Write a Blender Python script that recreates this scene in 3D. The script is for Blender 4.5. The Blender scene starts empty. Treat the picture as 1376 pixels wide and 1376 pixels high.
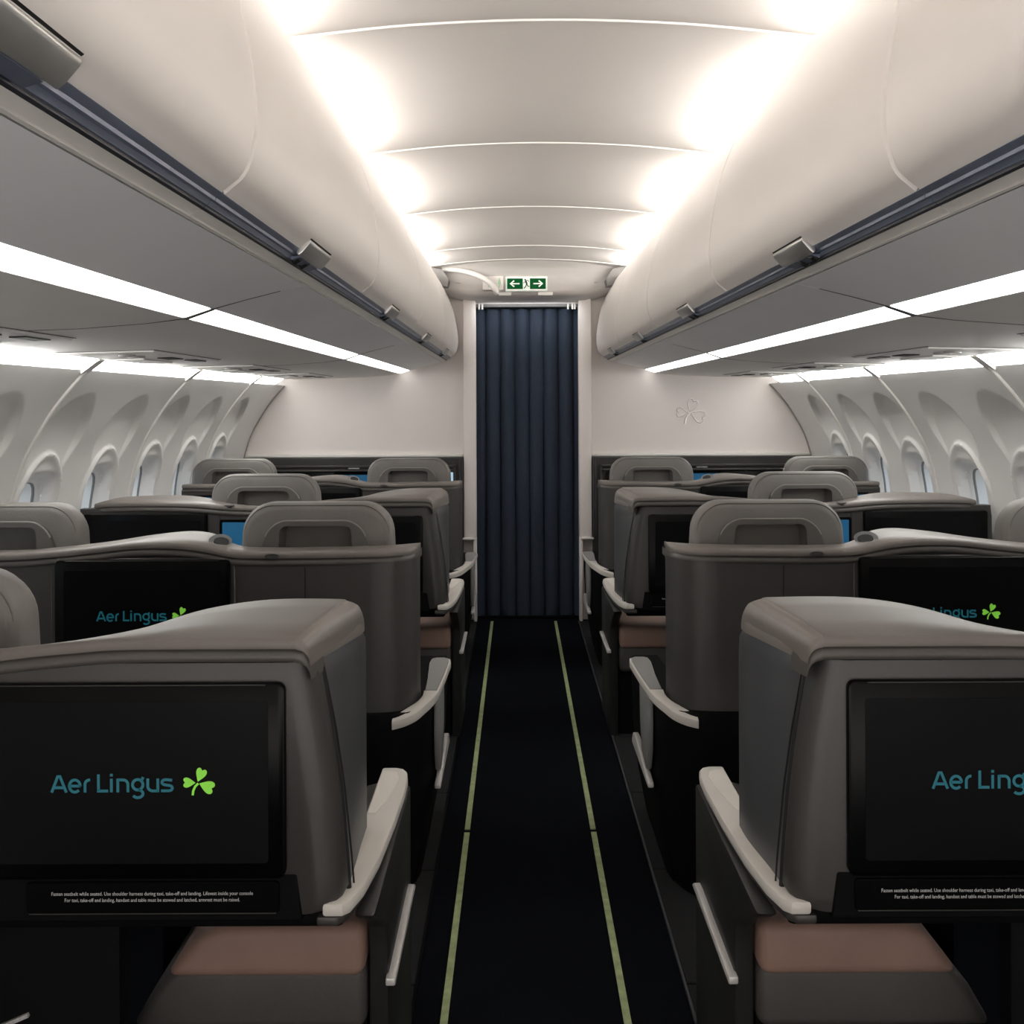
import bpy, bmesh, math, random
from mathutils import Vector, Matrix
random.seed(4)
PI = math.pi
COL = bpy.context.scene.collection
CAMX, CAMZ, F = -0.079, 1.385, 1335.0

# ------------------------------------------------------------------ materials
MATS = {}
def mat(name, col, rough=0.5, metal=0.0, spec=0.5, emit=0.0, ecol=None, noise=0.0, nscale=60, bump=0.0, bscale=200, coat=0.0):
    if name in MATS: return MATS[name]
    m = bpy.data.materials.new(name); m.use_nodes = True
    nt = m.node_tree; b = nt.nodes['Principled BSDF']
    c4 = (col[0], col[1], col[2], 1)
    b.inputs['Base Color'].default_value = c4
    b.inputs['Roughness'].default_value = rough
    b.inputs['Metallic'].default_value = metal
    b.inputs['Specular IOR Level'].default_value = spec
    b.inputs['Coat Weight'].default_value = coat
    if emit:
        e = ecol or col
        b.inputs['Emission Color'].default_value = (e[0], e[1], e[2], 1)
        b.inputs['Emission Strength'].default_value = emit
    if noise or bump:
        tc = nt.nodes.new('ShaderNodeTexCoord')
    if noise:
        n = nt.nodes.new('ShaderNodeTexNoise'); n.inputs['Scale'].default_value = nscale; n.inputs['Detail'].default_value = 4
        nt.links.new(tc.outputs['Object'], n.inputs['Vector'])
        r = nt.nodes.new('ShaderNodeValToRGB')
        lo = [max(0, v*(1-noise)) for v in col]; hi = [min(1, v*(1+noise)) for v in col]
        r.color_ramp.elements[0].position = .3; r.color_ramp.elements[1].position = .7
        r.color_ramp.elements[0].color = (*lo, 1); r.color_ramp.elements[1].color = (*hi, 1)
        nt.links.new(n.outputs['Fac'], r.inputs['Fac']); nt.links.new(r.outputs['Color'], b.inputs['Base Color'])
    if bump:
        n2 = nt.nodes.new('ShaderNodeTexNoise'); n2.inputs['Scale'].default_value = bscale; n2.inputs['Detail'].default_value = 3
        nt.links.new(tc.outputs['Object'], n2.inputs['Vector'])
        bp = nt.nodes.new('ShaderNodeBump'); bp.inputs['Strength'].default_value = bump; bp.inputs['Distance'].default_value = .002
        nt.links.new(n2.outputs['Fac'], bp.inputs['Height']); nt.links.new(bp.outputs['Normal'], b.inputs['Normal'])
    MATS[name] = m
    return m

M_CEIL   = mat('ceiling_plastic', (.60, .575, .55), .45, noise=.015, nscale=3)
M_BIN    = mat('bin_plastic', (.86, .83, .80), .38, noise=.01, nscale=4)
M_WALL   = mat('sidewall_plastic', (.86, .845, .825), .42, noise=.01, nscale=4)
M_BULK   = mat('bulkhead_laminate', (.80, .75, .72), .5, noise=.015, nscale=5)
M_SOFF   = mat('soffit_plastic', (.86, .86, .885), .42, noise=.02, nscale=3)
M_PSU    = mat('service_plastic', (.80, .785, .765), .45, noise=.02, nscale=4)
M_RIB    = mat('rib_plastic', (.80, .78, .75), .35, noise=.01)
M_SILL   = mat('sill_plastic', (.70, .685, .65), .4, noise=.02, nscale=10)
M_RAIL   = mat('rail_metal', (.20, .23, .31), .32, .35, noise=.1, nscale=8)
M_RAILD  = mat('rail_dark', (.02, .022, .03), .4, noise=.1)
M_LATCH  = mat('latch_metal', (.56, .56, .55), .32, .75, noise=.05, nscale=12)
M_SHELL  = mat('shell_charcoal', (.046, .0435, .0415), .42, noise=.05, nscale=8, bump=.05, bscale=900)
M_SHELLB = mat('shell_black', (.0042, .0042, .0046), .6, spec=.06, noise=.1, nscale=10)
M_CAP    = mat('cap_taupe', (.165, .146, .133), .42, noise=.03, nscale=8, bump=.04, bscale=900)
M_FRAME  = mat('frame_grey', (.041, .0382, .036), .4, noise=.04, nscale=8)
M_SIDE   = mat('side_panel_grey', (.058, .0595, .064), .38, noise=.04, nscale=6)
M_FAB    = mat('headrest_leather', (.165, .155, .145), .55, noise=.06, nscale=14, bump=.25, bscale=160)
M_FABP   = mat('headrest_plastic', (.10, .093, .087), .5, noise=.04)
M_PIPE   = mat('piping_light', (.24, .225, .21), .5, noise=.03)
M_LIP    = mat('lip_taupe', (.085, .077, .071), .42, noise=.03, nscale=8)
M_SEAM   = mat('seam_black', (.006, .006, .006), .7, noise=.1)
M_BEZ    = mat('bezel_black', (.0012, .0012, .0014), .3, spec=.12, noise=.1)
M_SCR    = mat('screen_glass', (.0042, .0043, .0049), .35, spec=.08, noise=.05)
M_BLUE   = mat('blue_display_glow', (.012, .10, .20), .4, emit=.22, ecol=(.012, .15, .34), noise=.05)
M_LBLUE  = mat('lit_card_glow', (.45, .62, .75), .5, emit=.55, ecol=(.45, .72, .9), noise=.03)
M_CBLUE  = mat('card_ink', (.05, .25, .45), .5, emit=.15, ecol=(.05, .3, .5), noise=.05)
M_ARM    = mat('armrest_white', (.60, .575, .535), .42, noise=.02, nscale=12)
M_ARM2   = mat('armrest_inlay', (.70, .66, .61), .45, noise=.02, nscale=12)
M_PAD    = mat('arm_pad_grey', (.23, .23, .225), .5, noise=.03, nscale=20)
M_TRIMW  = mat('trim_silver', (.58, .57, .56), .35, .25, noise=.03, nscale=20)
M_CUSH   = mat('footrest_brown', (.25, .158, .125), .6, noise=.06, nscale=12, bump=.15, bscale=150)
M_CUSHG  = mat('footrest_grey', (.055, .051, .048), .6, noise=.06, nscale=12, bump=.15, bscale=150)
M_CARP   = mat('carpet_navy', (.0038, .0046, .0068), .95, spec=.05, noise=.35, nscale=300, bump=.4, bscale=600)
M_CARP2  = mat('carpet_charcoal', (.024, .024, .025), .95, spec=.05, noise=.45, nscale=350, bump=.5, bscale=600)
M_GLOW   = mat('path_marking', (.34, .40, .20), .6, noise=.22, nscale=35)
M_CURT   = mat('curtain_navy', (.030, .040, .060), .85, spec=.15, noise=.10, nscale=120, bump=.15, bscale=500)
M_TEAL   = mat('logo_teal', (.008, .105, .135), .5, emit=.35, ecol=(.008, .125, .165), noise=.02)
M_GREEN  = mat('logo_green', (.20, .56, .05), .5, emit=.35, ecol=(.22, .62, .06), noise=.02)
M_PRINT  = mat('print_grey', (.62, .62, .62), .6, noise=.05)
M_SGREEN = mat('sign_green', (.0015, .075, .018), .7, spec=.08, emit=.04, ecol=(.01, .16, .04), noise=.03)
M_SWHITE = mat('sign_white', (.75, .80, .72), .5, emit=.3, ecol=(.75, .8, .72), noise=.02)
M_SPALE  = mat('sign_pale_green', (.38, .60, .40), .5, emit=.05, ecol=(.6, .75, .62), noise=.02)
M_SBLACK = mat('sign_black', (.02, .03, .025), .6, noise=.05)
M_CHROME = mat('shamrock_metal', (.72, .69, .67), .22, .6, noise=.03)
M_STRIP  = mat('strip_light_glow', (.9, .9, .9), .4, emit=2.6, ecol=(1, .975, .94), noise=.01)
M_WASH   = mat('wall_wash_glow', (.9, .9, .9), .4, emit=20, ecol=(1, .985, .95), noise=.01)
M_LENS   = mat('reading_lens', (.30, .29, .28), .5, noise=.03)
M_DARKG  = mat('dark_grey_frame', (.028, .026, .025), .4, noise=.05)

def glass_mat():
    m = bpy.data.materials.new('window_glass'); m.use_nodes = True; nt = m.node_tree
    for n in list(nt.nodes): nt.nodes.remove(n)
    o = nt.nodes.new('ShaderNodeOutputMaterial'); mx = nt.nodes.new('ShaderNodeMixShader')
    t = nt.nodes.new('ShaderNodeBsdfTransparent'); t.inputs['Color'].default_value = (.93, .96, .98, 1)
    g = nt.nodes.new('ShaderNodeBsdfGlossy'); g.inputs['Roughness'].default_value = .05
    mx.inputs[0].default_value = .08
    nt.links.new(t.outputs[0], mx.inputs[1]); nt.links.new(g.outputs[0], mx.inputs[2]); nt.links.new(mx.outputs[0], o.inputs[0])
    return m
M_GLASS = glass_mat()

# ------------------------------------------------------------------ object helpers
def empty(name, loc=(0, 0, 0)):
    o = bpy.data.objects.new(name, None); COL.objects.link(o); o.location = loc
    o.empty_display_size = .05
    return o
def tag(o, label, cat, group=None):
    o['label'] = label; o['category'] = cat
    if group: o['group'] = group
    return o
def obj(name, bm, m, parent=None, sharp=38, recalc=True):
    if recalc: bmesh.ops.recalc_face_normals(bm, faces=bm.faces)
    bm.normal_update()
    lim = math.radians(sharp)
    for f in bm.faces: f.smooth = True
    for e in bm.edges:
        if len(e.link_faces) == 2 and e.calc_face_angle(0) > lim: e.smooth = False
    me = bpy.data.meshes.new(name); bm.to_mesh(me); bm.free()
    me.materials.append(m)
    o = bpy.data.objects.new(name, me); COL.objects.link(o)
    if parent is not None: o.parent = parent
    return o
def struct(name, bm, m, sharp=38, parent=None):
    o = obj(name, bm, m, parent, sharp)
    if parent is None: o['kind'] = 'structure'
    return o
def bevel(bm, off, seg=2, ang=40):
    bmesh.ops.recalc_face_normals(bm, faces=bm.faces)
    es = [e for e in bm.edges if len(e.link_faces) == 2 and e.calc_face_angle(0) > math.radians(ang)]
    bmesh.ops.bevel(bm, geom=es, offset=off, segments=seg, profile=.5, affect='EDGES', clamp_overlap=True)

def catmull(pts, n):
    """pts: list of tuples; returns smooth resampled list, n per span"""
    out = []
    P = [pts[0]] + list(pts) + [pts[-1]]
    for i in range(1, len(P)-2):
        p0, p1, p2, p3 = P[i-1], P[i], P[i+1], P[i+2]
        for k in range(n):
            t = k/n
            out.append(tuple(.5*((2*b)+(-a+c)*t+(2*a-5*b+4*c-d)*t*t+(-a+3*b-3*c+d)*t**3) for a, b, c, d in zip(p0, p1, p2, p3)))
    out.append(tuple(pts[-1]))
    return out
def interp(x, tab):
    if x <= tab[0][0]: return tab[0][1]
    for (a, va), (b, vb) in zip(tab, tab[1:]):
        if x <= b: return va+(vb-va)*(x-a)/(b-a)
    return tab[-1][1]
def sstep(a, b, x):
    t = min(1, max(0, (x-a)/(b-a))); return t*t*(3-2*t)

class Sp:
    """maps (u outward, y forward, z) of one cabin side into the space of a thing's root"""
    def __init__(s, side, root=(0, 0, 0)): s.side = side; s.r = root
    def __call__(s, u, y, z): return (s.side*u-s.r[0], y-s.r[1], z-s.r[2])
ID = lambda x, y, z: (x, y, z)

def loft(rings, sp=ID, closed=True, caps=True, bm=None):
    bm = bm or bmesh.new()
    R = [[bm.verts.new(sp(*p)) for p in r] for r in rings]
    n = len(R[0])
    for a, b in zip(R, R[1:]):
        for i in range(n if closed else n-1):
            j = (i+1) % n
            bm.faces.new((a[i], a[j], b[j], b[i]))
    if caps and closed:
        bm.faces.new(R[0]); bm.faces.new(R[-1])
    return bm
def box(u0, u1, y0, y1, z0, z1, sp=ID, bv=0, seg=2, bm=None):
    r = lambda z: [(u0, y0, z), (u1, y0, z), (u1, y1, z), (u0, y1, z)]
    b = loft([r(z0), r(z1)], sp)
    if bv: bevel(b, bv, seg)
    if bm is None: return b
    me = bpy.data.meshes.new('tmp'); b.to_mesh(me); b.free(); bm.from_mesh(me); bpy.data.meshes.remove(me)
    return bm
def join(*bms):
    out = bmesh.new()
    for b in bms:
        me = bpy.data.meshes.new('tmp'); b.to_mesh(me); b.free(); out.from_mesh(me); bpy.data.meshes.remove(me)
    return out
def prism_x(poly, u0, u1, sp=ID, bv=0, seg=2):    # poly in (y,z)
    b = loft([[(u0, y, z) for y, z in poly], [(u1, y, z) for y, z in poly]], sp)
    if bv: bevel(b, bv, seg, 20)
    return b
def prism_y(poly, y0, y1, sp=ID, bv=0, seg=2):    # poly in (u,z)
    b = loft([[(u, y0, z) for u, z in poly], [(u, y1, z) for u, z in poly]], sp)
    if bv: bevel(b, bv, seg, 20)
    return b
def prism_z(poly, z0, z1, sp=ID, bv=0, seg=2):    # poly in (u,y)
    b = loft([[(u, y, z0) for u, y in poly], [(u, y, z1) for u, y in poly]], sp)
    if bv: bevel(b, bv, seg, 20)
    return b
def rrect(cx, cy, w, h, r, n=6, rb=None):
    """rounded rect points, rb = radius of the two lower corners"""
    rb = r if rb is None else rb
    out = []
    for (sx, sy, a0, rr) in ((1, 1, 0, r), (-1, 1, 90, r), (-1, -1, 180, rb), (1, -1, 270, rb)):
        for k in range(n+1):
            a = math.radians(a0+90*k/n)
            out.append((cx+sx*(w/2-rr)+rr*math.cos(a), cy+sy*(h/2-rr)+rr*math.sin(a)))
    return out
def tube(path, rad, sp=ID, n=8, bm=None, caps=True):
    pts = [Vector(p) for p in path]; rings = []
    prev = None
    for i, p in enumerate(pts):
        t = (pts[min(i+1, len(pts)-1)]-pts[max(i-1, 0)]).normalized()
        ref = prev if prev is not None else (Vector((0, 0, 1)) if abs(t.z) < .9 else Vector((1, 0, 0)))
        a = (ref - t*ref.dot(t)).normalized(); prev = a
        b = t.cross(a)
        rr = rad[i] if isinstance(rad, (list, tuple)) else rad
        rings.append([tuple(p+a*rr*math.cos(2*PI*k/n)+b*rr*math.sin(2*PI*k/n)) for k in range(n)])
    return loft(rings, sp, True, caps, bm)
def ring_plate(outer, inner, y0, y1, yin, sp=ID, floor=True):
    """plate in (u,z) with a recess: outer/inner point lists of same length, y0 rear face, y1 back, yin recess floor"""
    bm = bmesh.new(); n = len(outer)
    A = [bm.verts.new(sp(u, y1, z)) for u, z in outer]; B = [bm.verts.new(sp(u, y0, z)) for u, z in outer]
    C = [bm.verts.new(sp(u, y0, z)) for u, z in inner]; D = [bm.verts.new(sp(u, yin, z)) for u, z in inner]
    for P, Q in ((A, B), (B, C), (C, D)):
        for i in range(n):
            j = (i+1) % n; bm.faces.new((P[i], P[j], Q[j], Q[i]))
    if floor: bm.faces.new(D)
    return bm

# flat stroke lettering in a plane facing -Y
def ribbon(bm, pts, w, T, closed=False):
    n = len(pts); L = []; R = []
    for i, p in enumerate(pts):
        a = pts[i-1] if (i > 0 or closed) else p
        b = pts[(i+1) % n] if (i < n-1 or closed) else p
        dx, dz = b[0]-a[0], b[1]-a[1]; l = math.hypot(dx, dz) or 1
        nx, nz = -dz/l*w/2, dx/l*w/2
        L.append(bm.verts.new(T(p[0]+nx, p[1]+nz))); R.append(bm.verts.new(T(p[0]-nx, p[1]-nz)))
    for i in range(n if closed else n-1):
        j = (i+1) % n
        bm.faces.new((L[i], L[j], R[j], R[i]))
def poly_face(bm, pts, T):
    bm.faces.new([bm.verts.new(T(*p)) for p in pts])
def arc(cx, cz, rx, rz, a0, a1, n=16):
    return [(cx+rx*math.cos(math.radians(a0+(a1-a0)*k/n)), cz+rz*math.sin(math.radians(a0+(a1-a0)*k/n))) for k in range(n+1)]
def fixup(o):   # lettering must face the cabin (-Y)
    me = o.data
    for p in me.polygons:
        if p.normal.y > 0: p.flip()
    me.update()
    return o
def shamrock_pts():
    """three leaves and a stem, about 1 unit tall, centred"""
    leaves = []
    def leaf(ang, l, w):
        c, s = math.cos(math.radians(ang)), math.sin(math.radians(ang))
        pr = [(0, 0), (.25, .22), (.5, .42), (.75, .52), (.95, .46), (1.03, .28), (.98, .12), (.90, 0)]
        pts = pr + [(x, -y) for x, y in reversed(pr[1:-1])]
        pts = [(x, y, 0) for x, y in pts]; pts = catmull(pts+[pts[0]], 4)[:-1]
        return [((x*l)*c-(y*w)*s, (x*l)*s+(y*w)*c) for x, y, _ in pts]
    off = (-.05, .06)
    for ang, l, w, (ox, oz) in ((68, .50, .38, (.00, .06)), (178, .44, .36, (-.08, .02)), (-22, .56, .46, (.05, .00))):
        leaves.append([(x+ox, z+oz) for x, z in leaf(ang, l, w)])
    stem = [(.02, .0), (-.10, -.12), (-.17, -.28), (-.19, -.44)]
    return leaves, stem
def logo_word(parent, cx, y, z, h):
    """the airline's word, cap height h, centred at cx; returns right edge"""
    bm = bmesh.new(); w = .155; x = [0.0]
    strokes = []
    def S(pts, closed=False): strokes.append(([(p[0]+x[0], p[1]) for p in pts], closed))
    S([(.05, 0), (.40, .93), (.50, .93), (.87, 0)]); S([(.22, .27), (.70, .27)]); x[0] = .98
    S([(.05, .36), (.66, .36)]+arc(.36, .36, .30, .34, 0, 318, 22)); x[0] = 1.84-.03
    S([(.10, 0), (.10, .45)]+arc(.36, .44, .26, .26, 180, 85, 8)); x[0] = 2.58
    S([(.08, 1.0), (.08, .08)]); S([(.0, .075), (.62, .075)]); x[0] = 3.30
    S([(.08, 0), (.08, .76)]); S([(.0, .96), (.16, .96)]); x[0] = 3.66
    S([(.08, 0), (.08, .76)]); S([(.08, .69), (.34, .69)]+arc(.38, .43, .26, .26, 90, 0, 8)+[(.64, 0)]); x[0] = 4.47
    S(arc(.38, .42, .29, .29, 0, 360, 22)[:-1], True); S([(.58, .62), (.68, .84)])
    S([(.40, .13), (.50, .11)]+arc(.38, -.08, .29, .22, 50, -150, 14)); x[0] = 5.33
    S([(.08, .76), (.08, .32)]+arc(.36, .33, .28, .26, 180, 270, 8)+[(.64, .07)]); S([(.64, .76), (.64, 0)]); x[0] = 6.13
    S([(.64, .66)]+[(.36, .69)]+arc(.27, .55, .20, .145, 90, 250, 8)+[(.42, .38)]+arc(.45, .225, .20, .15, 75, -90, 8)+[(.02, .075)])
    tot = 6.82
    X0 = cx-(tot*h)/2
    T = lambda px, pz: (X0+px*h, y, z+pz*h)
    for pts, cl in strokes: ribbon(bm, pts, w, T, cl)
    fixup(obj('lettering', bm, M_TEAL, parent, recalc=False))
    return X0+tot*h
def logo_shamrock(parent, cx, y, z, size, name='shamrock', m=None):
    bm = bmesh.new(); leaves, stem = shamrock_pts()
    T = lambda px, pz: (cx+px*size, y, z+pz*size)
    for l in leaves: poly_face(bm, l, T)
    ribbon(bm, stem, .085, T)
    return fixup(obj(name, bm, m or M_GREEN, parent, recalc=False))
def text_mesh(name, body, size, width, loc, m, parent):
    cu = bpy.data.curves.new(name, 'FONT'); cu.body = body; cu.size = size; cu.align_x = 'CENTER'; cu.align_y = 'CENTER'
    cu.resolution_u = 2
    t = bpy.data.objects.new(name, cu); COL.objects.link(t)
    dg = bpy.context.evaluated_depsgraph_get()
    me = bpy.data.meshes.new_from_object(t.evaluated_get(dg))
    bpy.data.objects.remove(t); bpy.data.curves.remove(cu)
    xs = [v.co.x for v in me.vertices]; k = width/(max(xs)-min(xs))
    for v in me.vertices:
        x, yy = v.co.x*k, v.co.y
        v.co = (loc[0]+x, loc[1], loc[2]+yy)
    me.materials.clear(); me.materials.append(m)
    o = bpy.data.objects.new(name, me); COL.objects.link(o); o.parent = parent
    return fixup(o)

# ================================================================== SETTING
YW = 6.36          # bulkhead
Y_BACK = -1.30
# floor
struct('floor', box(-1.72, 1.72, Y_BACK, 6.75, -.05, 0), M_CARP)
n = 1
for s in (-1, 1):
    sp = Sp(s)
    bms = []
    ys = [Y_BACK, .6, 1.2, 1.78, 2.36, 2.94, 3.52, 4.1, 4.68, 5.26, 5.84, 6.3]
    for a, b in zip(ys, ys[1:]): bms.append(box(.322, .56, a+.003, b-.003, -.01, .006, sp, .003, 1))
    struct('trim_%d' % n, join(*bms), M_CARP2); n += 1
    struct('trim_%d' % n, box(.316, .322, .2, 6.3, -.01, .007, sp), M_SHELLB if s < 0 else mat('edge_grey', (.05, .05, .055), .5, noise=.05)); n += 1

# luminous floor path markings (broken by a joint)
for s, xs, lab in ((-1, ((-.2465, -.2395), (-.2395, -.230)), 'left'), (1, ((.1655, .1685), (.1685, .172)), 'right')):
    for k, (y0, y1) in enumerate(((1.7, 3.2), (3.225, 6.30))):
        xa, xb = xs[k]
        w = .0085
        bm = loft([[(xa-w, y0, .0005), (xa+w, y0, .0005), (xa+w, y0, .004), (xa-w, y0, .004)],
                   [(xb-w, y1, .0005), (xb+w, y1, .0005), (xb+w, y1, .004), (xb-w, y1, .004)]])
        o = obj('floor_path_marking', bm, M_GLOW)
        tag(o, 'pale green path marking on the dark aisle floor, %s side, %s piece' % (lab, ('nearer', 'farther')[k]), 'floor marking', 'luminous aisle markings')

# ceiling
CE = catmull([(-.80, 2.178), (-.66, 2.198), (-.55, 2.212), (-.3, 2.237), (0, 2.247), (.3, 2.237), (.55, 2.212), (.66, 2.198), (.80, 2.178)], 5)
def extr_y(profile, y0, y1, thick=.03):
    r = lambda y: [(x, y, z) for x, z in profile]+[(x, y, z+thick) for x, z in reversed(profile)]
    return loft([r(y0), r(y1)])
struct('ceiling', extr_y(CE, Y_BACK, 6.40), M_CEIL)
SEAMS = [.12, 1.18, 2.23, 3.28, 4.34, 5.41, 5.92]
for y in SEAMS:
    bm = bmesh.new()
    prof = [p for p in CE if abs(p[0]) <= .72]
    a = [(x, y-.005, z-.0005) for x, z in prof]; b = [(x, y-.002, z-.004) for x, z in prof]
    c = [(x, y+.002, z-.004) for x, z in prof]; d = [(x, y+.005, z-.0005) for x, z in prof]
    bm = loft([a, b, c, d], ID, False, False)
    struct('trim_%d' % n, bm, M_RIB); n += 1
# cove back boards (behind the bin tops) and upper liner
for s in (-1, 1):
    sp = Sp(s)
    struct('trim_%d' % n, join(box(.78, .80, Y_BACK, 6.36, 1.72, 2.19, sp)), M_CEIL); n += 1

# sidewalls
WZ = [(1.505, 1.548), (1.44, 1.607), (1.37, 1.662), (1.29, 1.713), (1.21, 1.757), (1.13, 1.788), (1.05, 1.810), (.95, 1.827), (.8, 1.836), (.6, 1.832), (.35, 1.79), (.15, 1.735), (0, 1.68)]
WP = sorted([(p[0], p[1]) for p in catmull(WZ, 6)])
def wallu(z): return interp(z, WP)
WIN = [3.06+.533*k for k in range(-1, 6)]
WZC = .955
WHH = .168
def winq(dy, z): return ((abs(dy)/.118)**4+(abs(z-WZC)/WHH)**4)**.25
def disp(y, z):
    d = 0.0
    for c in WIN:
        dy = y-c
        if abs(dy) > .2665: continue
        # tall scalloped recess over the window
        if z > 1.10:
            hw = .185 if z > 1.27 else .125+.06*sstep(1.10, 1.27, z)
            e = math.sqrt((dy/hw)**2+(max(0, z-1.25)/.172)**2)
            d += .030*sstep(1.10, 1.36, z)*(1-sstep(.93, 1.0, e))
        # arched brow ledge
        if z > .95:
            r = math.sqrt((dy/.172)**2+((z-1.0)/.215)**2)
            if r < 1.03:
                d -= .0125*(1-sstep(.972, 1.015, r))*sstep(.80, .965, r)*sstep(.97, 1.10, z)
        q = winq(dy, z)
        d += .042*(1-sstep(.97, 1.13, q))
    return d
SEAMW = [2.33, 3.40, 4.47, 5.535]
for s, nm in ((-1, 'wall_left'), (1, 'wall_right')):
    sp = Sp(s); bm = bmesh.new()
    y0, y1, st = 2.3, YW, .0095
    ny = int((y1-y0)/st); zs = []
    z = .55
    while z < 1.505: zs.append(z); z += .0085
    zs.append(1.505)
    G = [[bm.verts.new(sp(wallu(z)+disp(y0+(y1-y0)*i/ny, z), y0+(y1-y0)*i/ny, z)) for z in zs] for i in range(ny+1)]
    for i in range(ny):
        yc = y0+(y1-y0)*(i+.5)/ny
        near = min(WIN, key=lambda c: abs(c-yc))
        for j in range(len(zs)-1):
            zc = (zs[j]+zs[j+1])/2
            if winq(yc-near, zc) < .955: continue
            bm.faces.new((G[i][j], G[i+1][j], G[i+1][j+1], G[i][j+1]))
    # plain lower and rear continuation
    lo = [0, .15, .35, .55]
    H = [[bm.verts.new(sp(wallu(z), y, z)) for z in lo] for y in (y0, y1)]
    for j in range(3): bm.faces.new((H[0][j], H[1][j], H[1][j+1], H[0][j+1]))
    zz = [0, .15, .35, .55, .8, 1.05, 1.21, 1.37, 1.505]
    H = [[bm.verts.new(sp(wallu(z), y, z)) for z in zz] for y in (Y_BACK, y0)]
    for j in range(len(zz)-1): bm.faces.new((H[0][j], H[1][j], H[1][j+1], H[0][j+1]))
    # roof liner above the lamp
    struct(nm, bm, M_WALL, sharp=60)
    bm = bmesh.new()
    H = [[bm.verts.new(sp(u, y, z)) for u, z in ((1.60, 1.50), (1.60, 1.62), (.79, 1.75))] for y in (Y_BACK, 6.4)]
    for j in range(2): bm.faces.new((H[0][j], H[1][j], H[1][j+1], H[0][j+1]))
    struct('trim_%d' % n, bm, M_WALL, sharp=60); n += 1
    for y in SEAMW:
        path = [(wallu(z)-.002, y, z) for z in [1.503-.02*k for k in range(46)]]
        struct('trim_%d' % n, tube(path, .0075, sp, 8), M_RIB); n += 1
    # end closing rib at the bulkhead
    path = [(wallu(z)-.004, 6.335, z) for z in [1.503-.02*k for k in range(46)]]
    struct('trim_%d' % n, tube(path, .005, sp, 6), mat('closing_rib_grey', (.34, .32, .30), .5, noise=.03)); n += 1
    # wall wash lamps between the ribs
    edges = [2.36]+[v for y in SEAMW[1:] for v in (y-.035, y+.035)]+[6.06]
    edges = [2.36, 3.365, 3.435, 4.437, 4.503, 5.504, 5.566, 6.08]
    for y in SEAMW[1:]:
        r = lambda y: [(1.489, y, 1.538), (1.500, y, 1.532), (1.540, y, 1.502), (1.552, y, 1.492), (1.565, y, 1.51), (1.50, y, 1.556)]
        struct('trim_%d' % n, loft([r(y-.026), r(y+.026)], sp), M_RIB); n += 1
    for k in range(0, len(edges), 2):
        a, b = edges[k], edges[k+1]
        nth = ('nearest', 'second', 'third', 'farthest')[k//2]
        r = lambda y: [(1.492, y, 1.543), (1.548, y, 1.507), (1.556, y, 1.512), (1.50, y, 1.552)]
        o = obj('wall_light', loft([r(a), r(b)], sp), M_WASH)
        tag(o, 'glowing white strip light along the top of the %s sidewall, %s segment' % ('left' if s < 0 else 'right', nth), 'light', 'sidewall strip lights')
# windows
wn = 1
for s in (-1, 1):
    sp = Sp(s)
    for c in WIN:
        if c < 2.9: continue
        w = empty('window_%d' % wn, (s*1.84, c, WZC)); w['kind'] = 'structure'; wn += 1
        q = Sp(s, (s*1.84, c, WZC))
        def ringp(k, uo):
            out = []
            for i in range(40):
                a = 2*PI*i/40
                ca, sa = math.cos(a), math.sin(a)
                rr = (abs(ca)**4+abs(sa)**4)**-.25
                z = WZC+.168*k*rr*sa
                out.append((wallu(z)+uo, c+.118*k*rr*ca, z))
            return out
        obj('frame', loft([ringp(.99, .041), ringp(.93, .046), ringp(.88, .062), ringp(.86, .10), ringp(.80, .112), ringp(.76, .115)], q, True, False), M_WALL, w)
        obj('gasket', loft([ringp(.885, .0585), ringp(.872, .0600), ringp(.868, .0680)], q, True, False), mat('gasket_grey', (.20, .19, .18), .5, noise=.04), w)
        obj('pane', loft([ringp(.80, .125), ringp(.80, .128)], q), M_GLASS, w)
        top = WZC+.168*.80
        obj('shade', box(1.83+.09, 1.83+.094, c-.088, c+.088, top-.03, top+.008, q, .002, 1), M_RIB, w)

# rear enclosure behind the camera
struct('wall_rear', box(-1.85, 1.85, Y_BACK-.05, Y_BACK, 0, 2.3), M_BULK)
# bulkhead with doorway
bms = []
for s in (-1, 1):
    bms.append(box(.33, 1.86, YW, YW+.04, 0, 2.26, Sp(s)))
bms.append(box(-.33, .33, YW, YW+.04, 2.02, 2.26))
struct('wall_front', join(*bms), M_BULK)
# door posts and frame
for s in (-1, 1):
    sp = Sp(s)
    struct('trim_%d' % n, join(box(.326, .405, 6.285, 6.37, .535, 2.065, sp, .006, 2), box(.326, .346, 6.285, 6.37, 0, .535, sp, .003, 1),
                               box(.34, .42, 6.27, 6.30, .525, .537, sp, .002, 1)), M_BULK); n += 1
    struct('trim_%d' % n, box(.412, 1.80, 6.33, 6.362, 1.046, 1.062, sp, .003, 1), M_RIB); n += 1
    struct('trim_%d' % n, box(.405, .60, 6.352, 6.362, 2.035, 2.042, sp), M_PSU); n += 1
# alcove behind the curtain
struct('wall_galley', join(box(-.5, .5, 6.70, 6.74, 0, 2.3), box(-.5, -.46, 6.40, 6.70, 0, 2.3), box(.46, .5, 6.40, 6.70, 0, 2.3), box(-.5, .5, 6.40, 6.74, 2.10, 2.14)), M_BULK)
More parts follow.
